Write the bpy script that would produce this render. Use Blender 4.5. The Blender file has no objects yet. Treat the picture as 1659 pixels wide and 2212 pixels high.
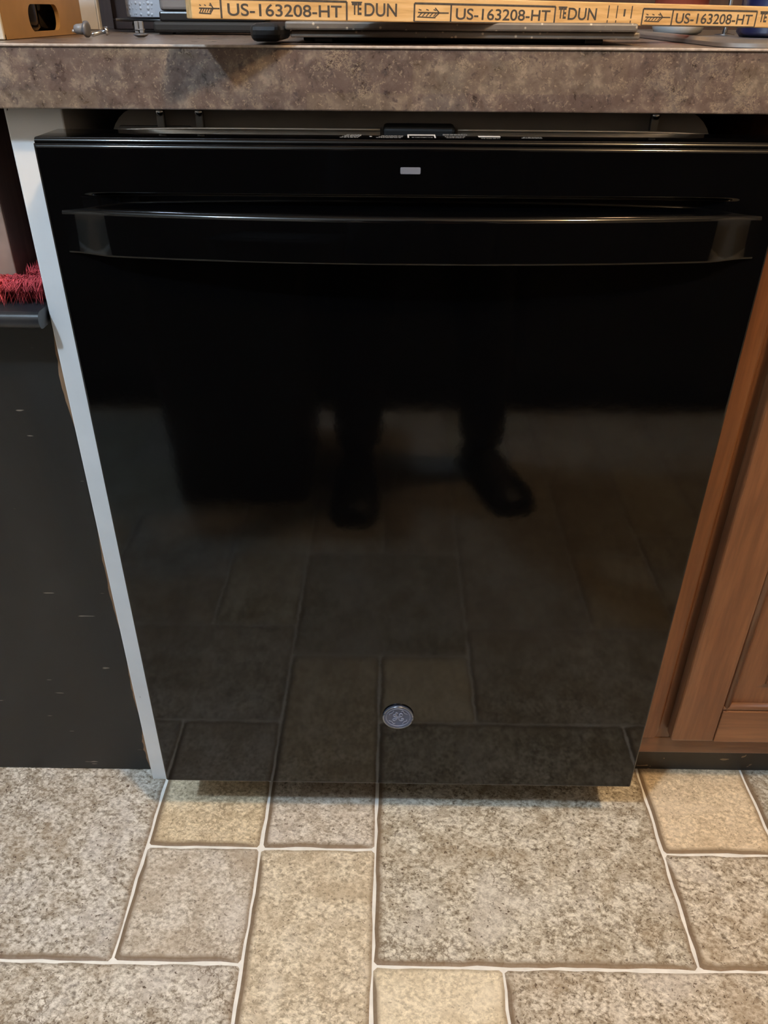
import bpy, bmesh, math, random
from mathutils import Vector, Matrix

random.seed(7)
scene = bpy.context.scene
COL = scene.collection

# ------------------------------------------------------------------ camera
FPX = 1723.9
CAM = Vector((-0.0140, -0.6882, 0.9401))
CR = Vector((0.9999, 0.0129, 0.0058)).normalized()
CF = Vector((-0.0078, 0.8455, -0.5338)).normalized()
CU = CR.cross(CF).normalized()
CR = CF.cross(CU).normalized()
cam_data = bpy.data.cameras.new('camera')
cam_data.sensor_fit = 'VERTICAL'
cam_data.sensor_height = 32.0
cam_data.sensor_width = 24.0
cam_data.lens = FPX * 32.0 / 2212.0
cam_data.clip_start = 0.02
cam_data.clip_end = 30
cam = bpy.data.objects.new('camera', cam_data)
COL.objects.link(cam)
m = Matrix((CR, CU, -CF)).transposed().to_4x4()
m.translation = CAM
cam.matrix_world = m
scene.camera = cam

# ------------------------------------------------------------------ world, exposure, lamps' numbers
world = bpy.data.worlds.new('world')
scene.world = world
world.use_nodes = True
world.node_tree.nodes['Background'].inputs[0].default_value = (0.6, 0.7, 0.9, 1)
world.node_tree.nodes['Background'].inputs[1].default_value = 0.05
scene.view_settings.view_transform = 'Standard'
scene.view_settings.look = 'None'
scene.view_settings.gamma = 1
scene.view_settings.use_curve_mapping = False
scene.view_settings.exposure = 0.0
COOL_POS, COOL_COL, COOL_STR = (-0.80, -1.15, 2.36), (0.60, 0.79, 1.0), 114.0
WARM_POS, WARM_COL, WARM_STR = (0.72, -0.88, 2.36), (1.0, 0.68, 0.37), 94.0
BULB_R = 0.055
scene.cycles.max_bounces = 5
scene.cycles.diffuse_bounces = 3
scene.cycles.glossy_bounces = 3
scene.cycles.transmission_bounces = 2
scene.cycles.caustics_reflective = False
scene.cycles.caustics_refractive = False

# ------------------------------------------------------------------ material helpers
MATS = {}

class NT:
    def __init__(self, name):
        self.m = bpy.data.materials.new(name)
        self.m.use_nodes = True
        self.t = self.m.node_tree
        self.b = self.t.nodes['Principled BSDF']
        MATS[name] = self.m

    def n(self, typ, **kw):
        nd = self.t.nodes.new(typ)
        for k, v in kw.items():
            if k.startswith('i_'):
                key = k[2:]
                key = int(key) if key.isdigit() else key
                nd.inputs[key].default_value = v
            else:
                setattr(nd, k, v)
        return nd

    def l(self, a, b):
        self.t.links.new(a, b)

    def coord(self, kind='obj', scale=(1, 1, 1), rot=(0, 0, 0), offset=None):
        if kind == 'obj':
            o = self.n('ShaderNodeTexCoord').outputs['Object']
        else:
            o = self.n('ShaderNodeNewGeometry').outputs['Position']
        mp = self.n('ShaderNodeMapping')
        mp.inputs['Scale'].default_value = scale
        mp.inputs['Rotation'].default_value = rot
        self.l(o, mp.inputs[0])
        return mp.outputs[0]

    def noise(self, vec, scale, detail=4, rough=.55, dist=0.0):
        nd = self.n('ShaderNodeTexNoise')
        nd.inputs['Scale'].default_value = scale
        nd.inputs['Detail'].default_value = detail
        nd.inputs['Roughness'].default_value = rough
        nd.inputs['Distortion'].default_value = dist
        self.l(vec, nd.inputs['Vector'])
        return nd.outputs['Fac']

    def vor(self, vec, scale, feature='F1', rnd=1.0):
        nd = self.n('ShaderNodeTexVoronoi', feature=feature)
        nd.inputs['Scale'].default_value = scale
        nd.inputs['Randomness'].default_value = rnd
        self.l(vec, nd.inputs['Vector'])
        return nd

    def ramp(self, fac, stops, interp='LINEAR'):
        r = self.n('ShaderNodeValToRGB')
        r.color_ramp.interpolation = interp
        els = r.color_ramp.elements
        while len(els) < len(stops):
            els.new(0.5)
        for e, (p, c) in zip(els, stops):
            e.position = p
            e.color = (c[0], c[1], c[2], 1) if hasattr(c, '__len__') else (c, c, c, 1)
        self.l(fac, r.inputs[0])
        return r.outputs[0]

    def mix(self, fac, a, b, mode='MIX'):
        nd = self.n('ShaderNodeMix', data_type='RGBA', blend_type=mode)
        for i, v in ((0, fac), (6, a), (7, b)):
            if isinstance(v, bpy.types.NodeSocket):
                self.l(v, nd.inputs[i])
            elif i == 0:
                nd.inputs[0].default_value = v
            else:
                nd.inputs[i].default_value = (v[0], v[1], v[2], 1)
        return nd.outputs[2]

    def math(self, op, a, b=0.0):
        nd = self.n('ShaderNodeMath', operation=op)
        for i, v in ((0, a), (1, b)):
            if isinstance(v, bpy.types.NodeSocket):
                self.l(v, nd.inputs[i])
            else:
                nd.inputs[i].default_value = v
        return nd.outputs[0]

    def bump(self, h, strength=.3, dist=.001):
        nd = self.n('ShaderNodeBump')
        nd.inputs['Strength'].default_value = strength
        nd.inputs['Distance'].default_value = dist
        self.l(h, nd.inputs['Height'])
        self.l(nd.outputs[0], self.b.inputs['Normal'])

    def base(self, c):
        if isinstance(c, bpy.types.NodeSocket):
            self.l(c, self.b.inputs['Base Color'])
        else:
            self.b.inputs['Base Color'].default_value = (c[0], c[1], c[2], 1)

    def rough(self, r):
        if isinstance(r, bpy.types.NodeSocket):
            self.l(r, self.b.inputs['Roughness'])
        else:
            self.b.inputs['Roughness'].default_value = r


def plain(name, c, rough=.5, metal=0.0, var=.12, scale=30, bump=0.0, coat=0.0):
    t = NT(name)
    v = t.coord('obj')
    n = t.noise(v, scale, 3)
    lo = [x * (1 - var) for x in c]
    hi = [min(1, x * (1 + var)) for x in c]
    t.base(t.ramp(n, [(.3, lo), (.7, hi)]))
    t.rough(rough)
    t.b.inputs['Metallic'].default_value = metal
    t.b.inputs['Coat Weight'].default_value = coat
    if bump:
        t.bump(t.noise(v, scale * 4, 3), bump, .001)
    return t.m


def wood(name, c1, c2, c3, scale=(60, 8, 60), axis='z', rough=.35, coat=.2, wave=12):
    t = NT(name)
    st = {'z': (1, 1, .07), 'x': (.07, 1, 1), 'y': (1, .07, 1)}[axis]
    v = t.coord('obj', scale=st)
    n1 = t.noise(v, 45, 6, .6, .4)
    n2 = t.noise(v, 220, 3, .6)
    n3 = t.noise(t.coord('obj'), 9, 2)
    c = t.ramp(n1, [(.28, c1), (.5, c2), (.72, c3)])
    c = t.mix(t.ramp(n2, [(.42, .0), (.62, .35)]), c, [x * .62 for x in c1])
    c = t.mix(t.ramp(n3, [(.35, 0.0), (.7, .35)]), c, [x * .85 for x in c2], 'MIX')
    t.base(c)
    t.rough(rough)
    t.b.inputs['Coat Weight'].default_value = coat
    t.b.inputs['Coat Roughness'].default_value = .25
    t.bump(n2, .12, .0006)
    return t.m


# floor tile
def mat_tile():
    t = NT('tile_print')
    info = t.n('ShaderNodeObjectInfo')
    pos = t.n('ShaderNodeNewGeometry').outputs['Position']
    off = t.n('ShaderNodeVectorMath', operation='SCALE')
    comb = t.n('ShaderNodeCombineXYZ')
    t.l(info.outputs['Random'], comb.inputs[0])
    t.l(info.outputs['Random'], comb.inputs[2])
    t.l(comb.outputs[0], off.inputs[0])
    off.inputs['Scale'].default_value = 17.0
    add = t.n('ShaderNodeVectorMath', operation='ADD')
    t.l(pos, add.inputs[0])
    t.l(off.outputs[0], add.inputs[1])
    v = add.outputs[0]
    big = t.noise(v, 12, 3, .6, .4)
    dm = t.n('ShaderNodeTexNoise')
    dm.inputs['Scale'].default_value = 46
    dm.inputs['Detail'].default_value = 3
    dm.inputs['Roughness'].default_value = .65
    dm.inputs['Distortion'].default_value = .15
    t.l(v, dm.inputs['Vector'])
    mid = dm.outputs['Fac']
    st = t.n('ShaderNodeMapping')
    st.inputs['Rotation'].default_value = (0, 0, .6)
    st.inputs['Scale'].default_value = (.78, 1, 1)
    t.l(v, st.inputs[0])
    grain = t.noise(st.outputs[0], 205, 4, .72, .25)
    c = t.ramp(grain, [(.33, (.10, .078, .055)), (.42, (.30, .257, .198)), (.51, (.545, .50, .42)), (.64, (.84, .80, .71))])
    c = t.mix(t.ramp(mid, [(.37, .55), (.50, .06), (.58, 0.0)]), c, (.29, .235, .165))
    c = t.mix(t.ramp(mid, [(.54, 0.0), (.70, .42)]), c, (.70, .66, .59))
    c = t.mix(t.ramp(big, [(.50, 0.0), (.66, .48)]), c, (.33, .255, .17))
    c = t.mix(t.ramp(big, [(.34, .42), (.46, 0.0)]), c, (.62, .585, .54))
    # dark pits in clusters
    pits = t.ramp(t.noise(v, 300, 1, .5, .6), [(.31, 1.0), (.37, 0.0)])
    clus = t.ramp(mid, [(.42, 1.0), (.56, .25)])
    c = t.mix(t.math('MULTIPLY', pits, clus), c, (.10, .072, .05))
    # crackle lines
    ds = t.n('ShaderNodeVectorMath', operation='SCALE')
    ds.inputs['Scale'].default_value = .030
    t.l(dm.outputs['Color'], ds.inputs[0])
    da = t.n('ShaderNodeVectorMath', operation='ADD')
    t.l(v, da.inputs[0])
    t.l(ds.outputs[0], da.inputs[1])
    ve = t.vor(da.outputs[0], 62, 'DISTANCE_TO_EDGE')
    cr = t.ramp(ve.outputs['Distance'], [(.0, 1.0), (.065, 0.0)])
    crm = t.ramp(t.noise(v, 9, 1, .6), [(.57, 0.0), (.63, .8)])
    c = t.mix(t.math('MULTIPLY', cr, crm), c, (.15, .11, .07))
    # calmer print on some tiles (object alpha), per-tile tint and printed dark bevel
    c = t.mix(t.math('SUBTRACT', 1.0, info.outputs['Alpha']), c, (.62, .57, .475))
    c = t.mix(1.0, c, info.outputs['Color'], 'MULTIPLY')
    at = t.n('ShaderNodeAttribute', attribute_name='rim')
    edge = t.ramp(t.math('ADD', at.outputs['Fac'], t.math('MULTIPLY', t.math('SUBTRACT', grain, .5), .4)), [(.22, 0.0), (.72, .92)])
    c = t.mix(edge, c, (.17, .115, .07))
    t.base(c)
    t.rough(.5)
    t.b.inputs['Specular IOR Level'].default_value = .35
    return t.m


def mat_counter():
    t = NT('stone_look_laminate')
    v = t.coord('geo')
    # blocky printed patches
    sep = t.n('ShaderNodeVectorMath', operation='MULTIPLY')
    sep.inputs[1].default_value = (11.5, 11.5, 42)
    t.l(v, sep.inputs[0])
    fl = t.n('ShaderNodeVectorMath', operation='FLOOR')
    t.l(sep.outputs[0], fl.inputs[0])
    wn = t.n('ShaderNodeTexWhiteNoise', noise_dimensions='3D')
    t.l(fl.outputs[0], wn.inputs['Vector'])
    big = t.noise(v, 26, 3, .6, .8)
    dm = t.n('ShaderNodeTexNoise')
    dm.inputs['Scale'].default_value = 75
    dm.inputs['Detail'].default_value = 4
    dm.inputs['Roughness'].default_value = .68
    dm.inputs['Distortion'].default_value = .3
    t.l(v, dm.inputs['Vector'])
    mid = dm.outputs['Fac']
    c = t.ramp(mid, [(.34, (.042, .029, .025)), (.44, (.098, .070, .057)), (.55, (.150, .112, .090)), (.66, (.27, .212, .162))])
    c = t.mix(t.ramp(big, [(.42, 0.0), (.60, .55)]), c, (.130, .086, .070))
    c = t.mix(t.ramp(big, [(.36, .45), (.46, 0.0)]), c, (.14, .117, .104))
    c = t.mix(t.ramp(wn.outputs['Value'], [(.0, .0), (.6, .0), (.85, .22), (1.0, .30)]), c, (.185, .145, .092))
    c = t.mix(t.ramp(wn.outputs['Value'], [(.0, .35), (.2, .25), (.32, 0.0)]), c, (.082, .058, .052))
    # pale broken veins
    ds = t.n('ShaderNodeVectorMath', operation='SCALE')
    ds.inputs['Scale'].default_value = .035
    t.l(dm.outputs['Color'], ds.inputs[0])
    da = t.n('ShaderNodeVectorMath', operation='ADD')
    t.l(v, da.inputs[0])
    t.l(ds.outputs[0], da.inputs[1])
    ve = t.vor(da.outputs[0], 190, 'DISTANCE_TO_EDGE')
    vein = t.ramp(ve.outputs['Distance'], [(.0, 1.0), (.13, 0.0)])
    vm = t.ramp(t.noise(v, 24, 3, .65), [(.55, 0.0), (.68, .7)])
    c = t.mix(t.math('MULTIPLY', vein, vm), c, (.36, .28, .19))
    c = t.mix(t.ramp(t.noise(v, 430, 2, .6, .4), [(.60, 0.0), (.68, .50)]), c, (.34, .265, .19))
    fk = t.ramp(t.noise(v, 170, 3, .65, .3), [(.32, .7), (.40, 0.0)])
    c = t.mix(fk, c, (.05, .036, .038))
    t.base(c)
    t.rough(t.ramp(mid, [(.3, .26), (.7, .38)]))
    t.b.inputs['Specular IOR Level'].default_value = .45
    return t.m


def mat_gloss_black():
    t = NT('gloss_black_enamel')
    t.base((.0012, .0012, .0014))
    v = t.coord('obj')
    t.rough(t.ramp(t.noise(v, 7, 4), [(.3, .050), (.7, .078)]))
    t.b.inputs['IOR'].default_value = 1.45
    t.bump(t.noise(v, 95, 2, .5), .020, .0012)
    return t.m


def mat_white_paint():
    t = NT('white_paint')
    v = t.coord('obj')
    n = t.noise(v, 14, 4)
    c = t.ramp(n, [(.3, (.72, .72, .72)), (.7, (.80, .80, .80))])
    chips = t.ramp(t.noise(t.coord('obj', scale=(1, 1, .55)), 150, 2, .5, .6), [(.232, 1.0), (.25, 0.0)])
    c = t.mix(chips, c, (.05, .045, .05))
    t.base(c)
    t.rough(.38)
    t.bump(t.noise(v, 160, 2), .05, .0008)
    return t.m


def mat_black_paint():
    t = NT('worn_black_paint')
    v = t.coord('obj')
    n = t.noise(t.coord('obj', scale=(1, 1, .35)), 10, 6, .65, 1.0)
    c = t.ramp(n, [(.3, (.006, .0056, .0053)), (.55, (.0115, .0108, .010)), (.8, (.020, .019, .0178))])
    # scuffs: short horizontal nicks showing paler undercoat
    sc = t.ramp(t.noise(t.coord('obj', scale=(.30, 1, 2.0)), 75, 2, .5), [(.725, 0.0), (.75, .75)])
    c = t.mix(sc, c, (.28, .25, .21))
    t.base(c)
    t.rough(t.ramp(n, [(.3, .42), (.75, .58)]))
    t.bump(n, .10, .002)
    return t.m


def mat_toe():
    t = NT('scuffed_black_vinyl')
    v = t.coord('obj')
    n = t.noise(v, 12, 4)
    c = t.ramp(n, [(.3, (.018, .016, .015)), (.7, (.030, .027, .024))])
    sc = t.ramp(t.noise(t.coord('obj', scale=(.8, 1, 1)), 60, 2, .5, .8), [(.665, 0.0), (.69, .8)])
    c = t.mix(sc, c, (.33, .26, .17))
    t.base(c)
    t.rough(.42)
    return t.m


def mat_speckle():
    t = NT('speckled_grey_coating')
    v = t.coord('geo')
    n = t.noise(v, 30, 5, .6)
    c = t.ramp(n, [(.3, (.105, .088, .072)), (.7, (.165, .142, .118))])
    vs = t.vor(v, 170)
    sp = t.ramp(vs.outputs['Distance'], [(.13, .85), (.21, 0.0)])
    c = t.mix(sp, c, (.55, .46, .35))
    t.base(c)
    t.rough(.4)
    return t.m


def mat_towel():
    t = NT('embossed_paper')
    v = t.coord('obj')
    vs = t.vor(v, 190, rnd=.35)
    h = t.ramp(vs.outputs['Distance'], [(.18, 1.0), (.42, 0.0)])
    t.base(t.mix(h, (.80, .81, .86), (.93, .93, .95)))
    t.rough(.9)
    t.bump(h, .5, .0015)
    return t.m


def mat_pine():
    t = NT('pine_stick_wood')
    v = t.coord('obj', scale=(.10, 1, 1))
    n = t.noise(v, 170, 5, .6, .3)
    n2 = t.noise(t.coord('obj', scale=(.25, 1, 1)), 60, 4, .6)
    c = t.ramp(n, [(.3, (.50, .285, .10)), (.5, (.68, .43, .185)), (.7, (.78, .54, .27))])
    c = t.mix(t.ramp(n2, [(.55, 0.0), (.75, .5)]), c, (.46, .26, .09))
    t.base(c)
    t.rough(.6)
    t.bump(n, .2, .0006)
    return t.m


mat_tile(); mat_counter(); mat_gloss_black(); mat_white_paint(); mat_black_paint(); mat_toe(); mat_speckle(); mat_towel(); mat_pine()
plain('grout_cream', (.83, .81, .76), .7, var=.10, scale=50, bump=.1)
plain('black_plastic', (.010, .010, .011), .35)
plain('matte_black', (.006, .006, .006), .7)
plain('soft_black_rubber', (.012, .012, .013), .55, bump=.1)
plain('tub_blanket', (.30, .265, .235), .75, scale=18, bump=.2)
plain('brushed_steel', (.62, .61, .60), .42, 1.0, var=.1)
plain('semi_gloss_black', (.020, .021, .024), .28, var=.2)
plain('edge_highlight', (.40, .33, .28), .25, var=.25, scale=160)
plain('steel', (.55, .56, .58), .22, 1.0, var=.06)
plain('bright_trim', (.60, .56, .50), .30, .6, var=.08)
plain('dull_zinc', (.20, .19, .18), .45, .8, var=.2)
plain('badge_face', (.072, .092, .155), .35, .25, var=.05)
plain('badge_ring', (.24, .27, .34), .22, .85, var=.05)
plain('badge_relief', (.20, .235, .34), .28, .3, var=.05)
plain('indicator_grey', (.155, .165, .20), .35, var=.05)
plain('white_print', (.50, .50, .50), .5, var=.1)
plain('grey_print', (.155, .155, .155), .5, var=.1)
plain('cardboard_tan', (.36, .205, .075), .55, var=.16, scale=20, bump=.05)
plain('lit_cardboard', (.55, .50, .42), .6)
plain('white_enamel', (.62, .60, .58), .4, var=.06)
plain('grey_plastic', (.165, .165, .17), .4, var=.06)
plain('mid_grey_plastic', (.115, .115, .125), .35, var=.1)
plain('milk_plastic', (.70, .70, .69), .35, var=.04)
plain('red_plastic', (.55, .10, .055), .45, var=.15, scale=60)
plain('navy_plastic', (.012, .016, .075), .25, var=.2)
plain('dark_glass', (.008, .009, .013), .06)
plain('clear_grey', (.33, .34, .35), .15, var=.1)
plain('ink_black', (.055, .048, .042), .75, var=.35, scale=300)
plain('red_pile', (.50, .055, .065), .85, var=.35, scale=80)
plain('red_backing', (.25, .02, .028), .9, var=.3)
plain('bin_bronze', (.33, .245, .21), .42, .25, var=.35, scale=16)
plain('wall_paint', (.47, .42, .35), .7, var=.04, scale=4)
plain('ceiling_paint', (.72, .70, .66), .8, var=.03, scale=4)
plain('trouser_cloth', (.008, .008, .010), .9, var=.2, scale=60)
plain('shirt_cloth', (.020, .024, .035), .9, var=.2, scale=60)
plain('skin', (.55, .34, .25), .5, var=.06)
plain('hair_brown', (.03, .02, .014), .7, var=.3)
plain('shoe_black', (.007, .007, .008), .45, var=.2)
plain('shoe_sole', (.012, .012, .012), .7)
plain('phone_dark', (.012, .012, .014), .2)
plain('eye_white', (.7, .7, .7), .2)
wood('cherry_wood', (.115, .042, .017), (.185, .074, .030), (.245, .108, .046))
wood('cherry_wood_rail', (.115, .042, .017), (.185, .074, .030), (.245, .108, .046), axis='x')
wood('dark_brown_wood', (.026, .013, .010), (.046, .023, .017), (.07, .036, .026), rough=.5, coat=.05)
wood('alcove_wood_and_box_shade', (.055, .030, .024), (.095, .052, .042), (.135, .078, .062), rough=.5, coat=.05)
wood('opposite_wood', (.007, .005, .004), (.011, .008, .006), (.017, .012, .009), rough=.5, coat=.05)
wood('bare_edge_wood', (.16, .085, .04), (.26, .15, .08), (.34, .21, .12), rough=.7, coat=0)


# ------------------------------------------------------------------ object helpers


def tag(o, label=None, cat=None, group=None, kind=None):
    if label: o['label'] = label
    if cat: o['category'] = cat
    if group: o['group'] = group
    if kind: o['kind'] = kind
    return o


def link(name, mesh, mat, parent=None, smooth=False):
    o = bpy.data.objects.new(name, mesh)
    COL.objects.link(o)
    if mat is not None and not mesh.materials:
        mesh.materials.append(MATS[mat])
    if parent is not None:
        o.parent = parent
        o.matrix_parent_inverse = parent.matrix_basis.inverted()
    if smooth:
        for p in mesh.polygons:
            p.use_smooth = True
    return o


def bm_obj(name, bm, mat, parent=None, smooth=False):
    me = bpy.data.meshes.new(name)
    bmesh.ops.recalc_face_normals(bm, faces=bm.faces)
    bm.to_mesh(me)
    bm.free()
    return link(name, me, mat, parent, smooth)


def empty(name, loc):
    o = bpy.data.objects.new(name, None)
    o.empty_display_size = .05
    o.location = loc
    COL.objects.link(o)
    return o


def bm_box(bm, lo, hi, bev=0.0, seg=2):
    r = bmesh.ops.create_cube(bm, size=1.0)
    vs = r['verts']
    c = [(a + b) / 2 for a, b in zip(lo, hi)]
    s = [b - a for a, b in zip(lo, hi)]
    for v in vs:
        v.co = Vector((c[0] + v.co.x * s[0], c[1] + v.co.y * s[1], c[2] + v.co.z * s[2]))
    if bev > 0:
        es = list({e for v in vs for e in v.link_edges})
        bmesh.ops.bevel(bm, geom=es, offset=bev, segments=seg, affect='EDGES', profile=.5)


def box(name, lo, hi, mat, parent=None, bev=.002, seg=2):
    bm = bmesh.new()
    bm_box(bm, lo, hi, bev, seg)
    o = bm_obj(name, bm, mat, parent)
    for p in o.data.polygons:
        p.use_smooth = False
    return o


def prism(name, prof, a, b, mat, parent=None, axis='x', smooth=False):
    """extrude a closed 2-D profile along an axis from a to b"""
    bm = bmesh.new()
    def co(p, t):
        if axis == 'x': return Vector((t, p[0], p[1]))
        if axis == 'y': return Vector((p[0], t, p[1]))
        return Vector((p[0], p[1], t))
    v0 = [bm.verts.new(co(p, a)) for p in prof]
    v1 = [bm.verts.new(co(p, b)) for p in prof]
    n = len(prof)
    bm.faces.new(v0)
    bm.faces.new(list(reversed(v1)))
    for i in range(n):
        bm.faces.new((v0[i], v0[(i + 1) % n], v1[(i + 1) % n], v1[i]))
    return bm_obj(name, bm, mat, parent, smooth)


def bm_lathe(bm, prof, n=24, mtx=None):
    rings = []
    for r, z in prof:
        if r < 1e-6:
            rings.append([bm.verts.new((0, 0, z))])
        else:
            rings.append([bm.verts.new((r * math.cos(2 * math.pi * i / n), r * math.sin(2 * math.pi * i / n), z)) for i in range(n)])
    for a, b in zip(rings[:-1], rings[1:]):
        for i in range(n):
            j = (i + 1) % n
            if len(a) == 1 and len(b) == 1: continue
            if len(a) == 1: bm.faces.new((a[0], b[i], b[j]))
            elif len(b) == 1: bm.faces.new((a[i], a[j], b[0]))
            else: bm.faces.new((a[i], a[j], b[j], b[i]))
    if mtx is not None:
        for ring in rings:
            for v in ring:
                v.co = mtx @ v.co


def lathe(name, prof, mat, parent=None, loc=(0, 0, 0), rot=None, n=24, smooth=True):
    bm = bmesh.new()
    M = Matrix.Translation(loc)
    if rot is not None:
        M = M @ rot
    bm_lathe(bm, prof, n, M)
    o = bm_obj(name, bm, mat, parent, smooth)
    return o


def bm_tube(bm, pts, rad, n=10):
    pts = [Vector(p) for p in pts]
    rads = rad if hasattr(rad, '__len__') else [rad] * len(pts)
    rings = []
    up = Vector((0, 0, 1))
    for i, p in enumerate(pts):
        d = (pts[min(i + 1, len(pts) - 1)] - pts[max(i - 1, 0)]).normalized()
        a = up if abs(d.dot(up)) < .95 else Vector((1, 0, 0))
        x = d.cross(a).normalized()
        y = d.cross(x).normalized()
        rings.append([bm.verts.new(p + (x * math.cos(2 * math.pi * k / n) + y * math.sin(2 * math.pi * k / n)) * rads[i]) for k in range(n)])
    for a, b in zip(rings[:-1], rings[1:]):
        for k in range(n):
            bm.faces.new((a[k], a[(k + 1) % n], b[(k + 1) % n], b[k]))
    bm.faces.new(rings[0])
    bm.faces.new(list(reversed(rings[-1])))


def tube(name, pts, rad, mat, parent=None, n=10):
    bm = bmesh.new()
    bm_tube(bm, pts, rad, n)
    return bm_obj(name, bm, mat, parent, True)


def rrect(cx, cy, hw, hh, r, n=5):
    out = []
    for sx, sy, a0 in ((1, 1, 0), (-1, 1, 90), (-1, -1, 180), (1, -1, 270)):
        for k in range(n + 1):
            a = math.radians(a0 + 90 * k / n)
            out.append((cx + sx * (hw - r) + r * math.cos(a), cy + sy * (hh - r) + r * math.sin(a)))
    return out


def shade_auto(o, ang=35):
    me = o.data
    for p in me.polygons: p.use_smooth = True
    bm = bmesh.new(); bm.from_mesh(me)
    for e in bm.edges:
        if len(e.link_faces) == 2 and e.calc_face_angle(0) > math.radians(ang):
            e.smooth = False
    bm.to_mesh(me); bm.free()


# ------------------------------------------------------------------ room shell
RX0, RX1, RY0, RY1, RH = -2.2, 2.2, -2.3, 0.70, 2.44


def struct(name, lo, hi, mat, label=None):
    o = box(name, lo, hi, mat, None, 0)
    tag(o, label, None, None, 'structure')
    return o


floor = struct('floor', (RX0, RY0, -.03), (RX1, RY1, 0.0), 'grout_cream', 'stone look tile floor with cream joints in mixed tile sizes')
struct('ceiling', (RX0, RY0, RH), (RX1, RY1, RH + .05), 'ceiling_paint', 'plain white ceiling above the kitchen')
struct('wall_back', (RX0, RY1, 0), (RX1, RY1 + .08, RH), 'dark_brown_wood', 'dark brown panelled wall behind the countertop')
struct('wall_front', (RX0, RY0 - .08, 0), (RX1, RY0, RH), 'wall_paint', 'beige wall across the room from the counter')
struct('wall_left', (RX0 - .08, RY0, 0), (RX0, RY1, RH), 'wall_paint', 'beige wall at the left end of the kitchen')
struct('wall_right', (RX1, RY0, 0), (RX1 + .08, RY1, RH), 'wall_paint', 'beige wall at the right end of the kitchen')

# floor tiles on a three inch module
U = .0757
TX, TY = -.0282, -.1870
tiles = {}
fixed = [  # column, row, width, depth, tint
    (-9, 0, 5, 5, (.96, .96, .98)), (-4, 2, 2, 2, (1.12, 1.02, .84)), (-2, 2, 2, 2, (1.04, 1.02, 1.02)),
    (-4, 0, 2, 2, (1.02, 1.0, 1.0)), (-2, -2, 2, 4, (1.13, 1.07, .96)), (0, 0, 5, 5, (.97, .97, .94)),
    (5, 2, 2, 2, (1.17, 1.05, .88)), (7, 2, 5, 5, (.90, .93, .96)), (5, 0, 4, 2, (1.02, 1.0, .96)),
    (-7, -3, 5, 3, (1.0, .99, .99)), (0, -2, 2, 2, (1.24, 1.18, 1.04)), (2, -3, 5, 3, (1.0, .98, .95)),
    (-2, -6, 4, 4, (.84, .84, .82)), (-4, -6, 2, 3, (1.05, 1.03, .95)), (2, -8, 3, 5, (.95, .93, .9)),
    (5, -6, 2, 3, (1.1, 1.02, .88)), (-4, 4, 4, 1, (1, 1, 1)),
]
c0, c1 = math.floor((RX0 - TX) / U), math.ceil((RX1 - TX) / U)
r0, r1 = math.floor((RY0 - TY) / U), math.ceil((RY1 - TY) / U)
r0 = max(r0, -19)
c0, c1 = max(c0, -21), min(c1, 22)
r1 = min(r1, 6)
occ = {}
layout = []


def can(c, r, w, d):
    return all((c + i, r + j) not in occ and c + i < c1 and r + j >= r0 for i in range(w) for j in range(d))


def put(c, r, w, d, tint):
    for i in range(w):
        for j in range(d):
            occ[(c + i, r + j)] = 1
    layout.append((c, r, w, d, tint))


for c, r, w, d, tint in fixed:
    put(c, r, w, d, tint)
rng = random.Random(11)
SIZES = [(5, 5), (5, 3), (3, 5), (4, 4), (4, 2), (2, 4), (3, 3), (2, 3), (3, 2), (2, 2), (2, 1), (1, 2), (1, 1)]
for r in range(r1 - 1, r0 - 1, -1):
    for c in range(c0, c1):
        if (c, r) in occ: continue
        order = SIZES[:9]
        rng.shuffle(order)
        for w, d in order + SIZES[9:]:
            rr = r - d + 1
            if can(c, rr, w, d):
                g = rng.uniform(.88, 1.1)
                put(c, rr, w, d, (g * rng.uniform(1, 1.05), g, g * rng.uniform(.9, 1.0)))
                break


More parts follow.
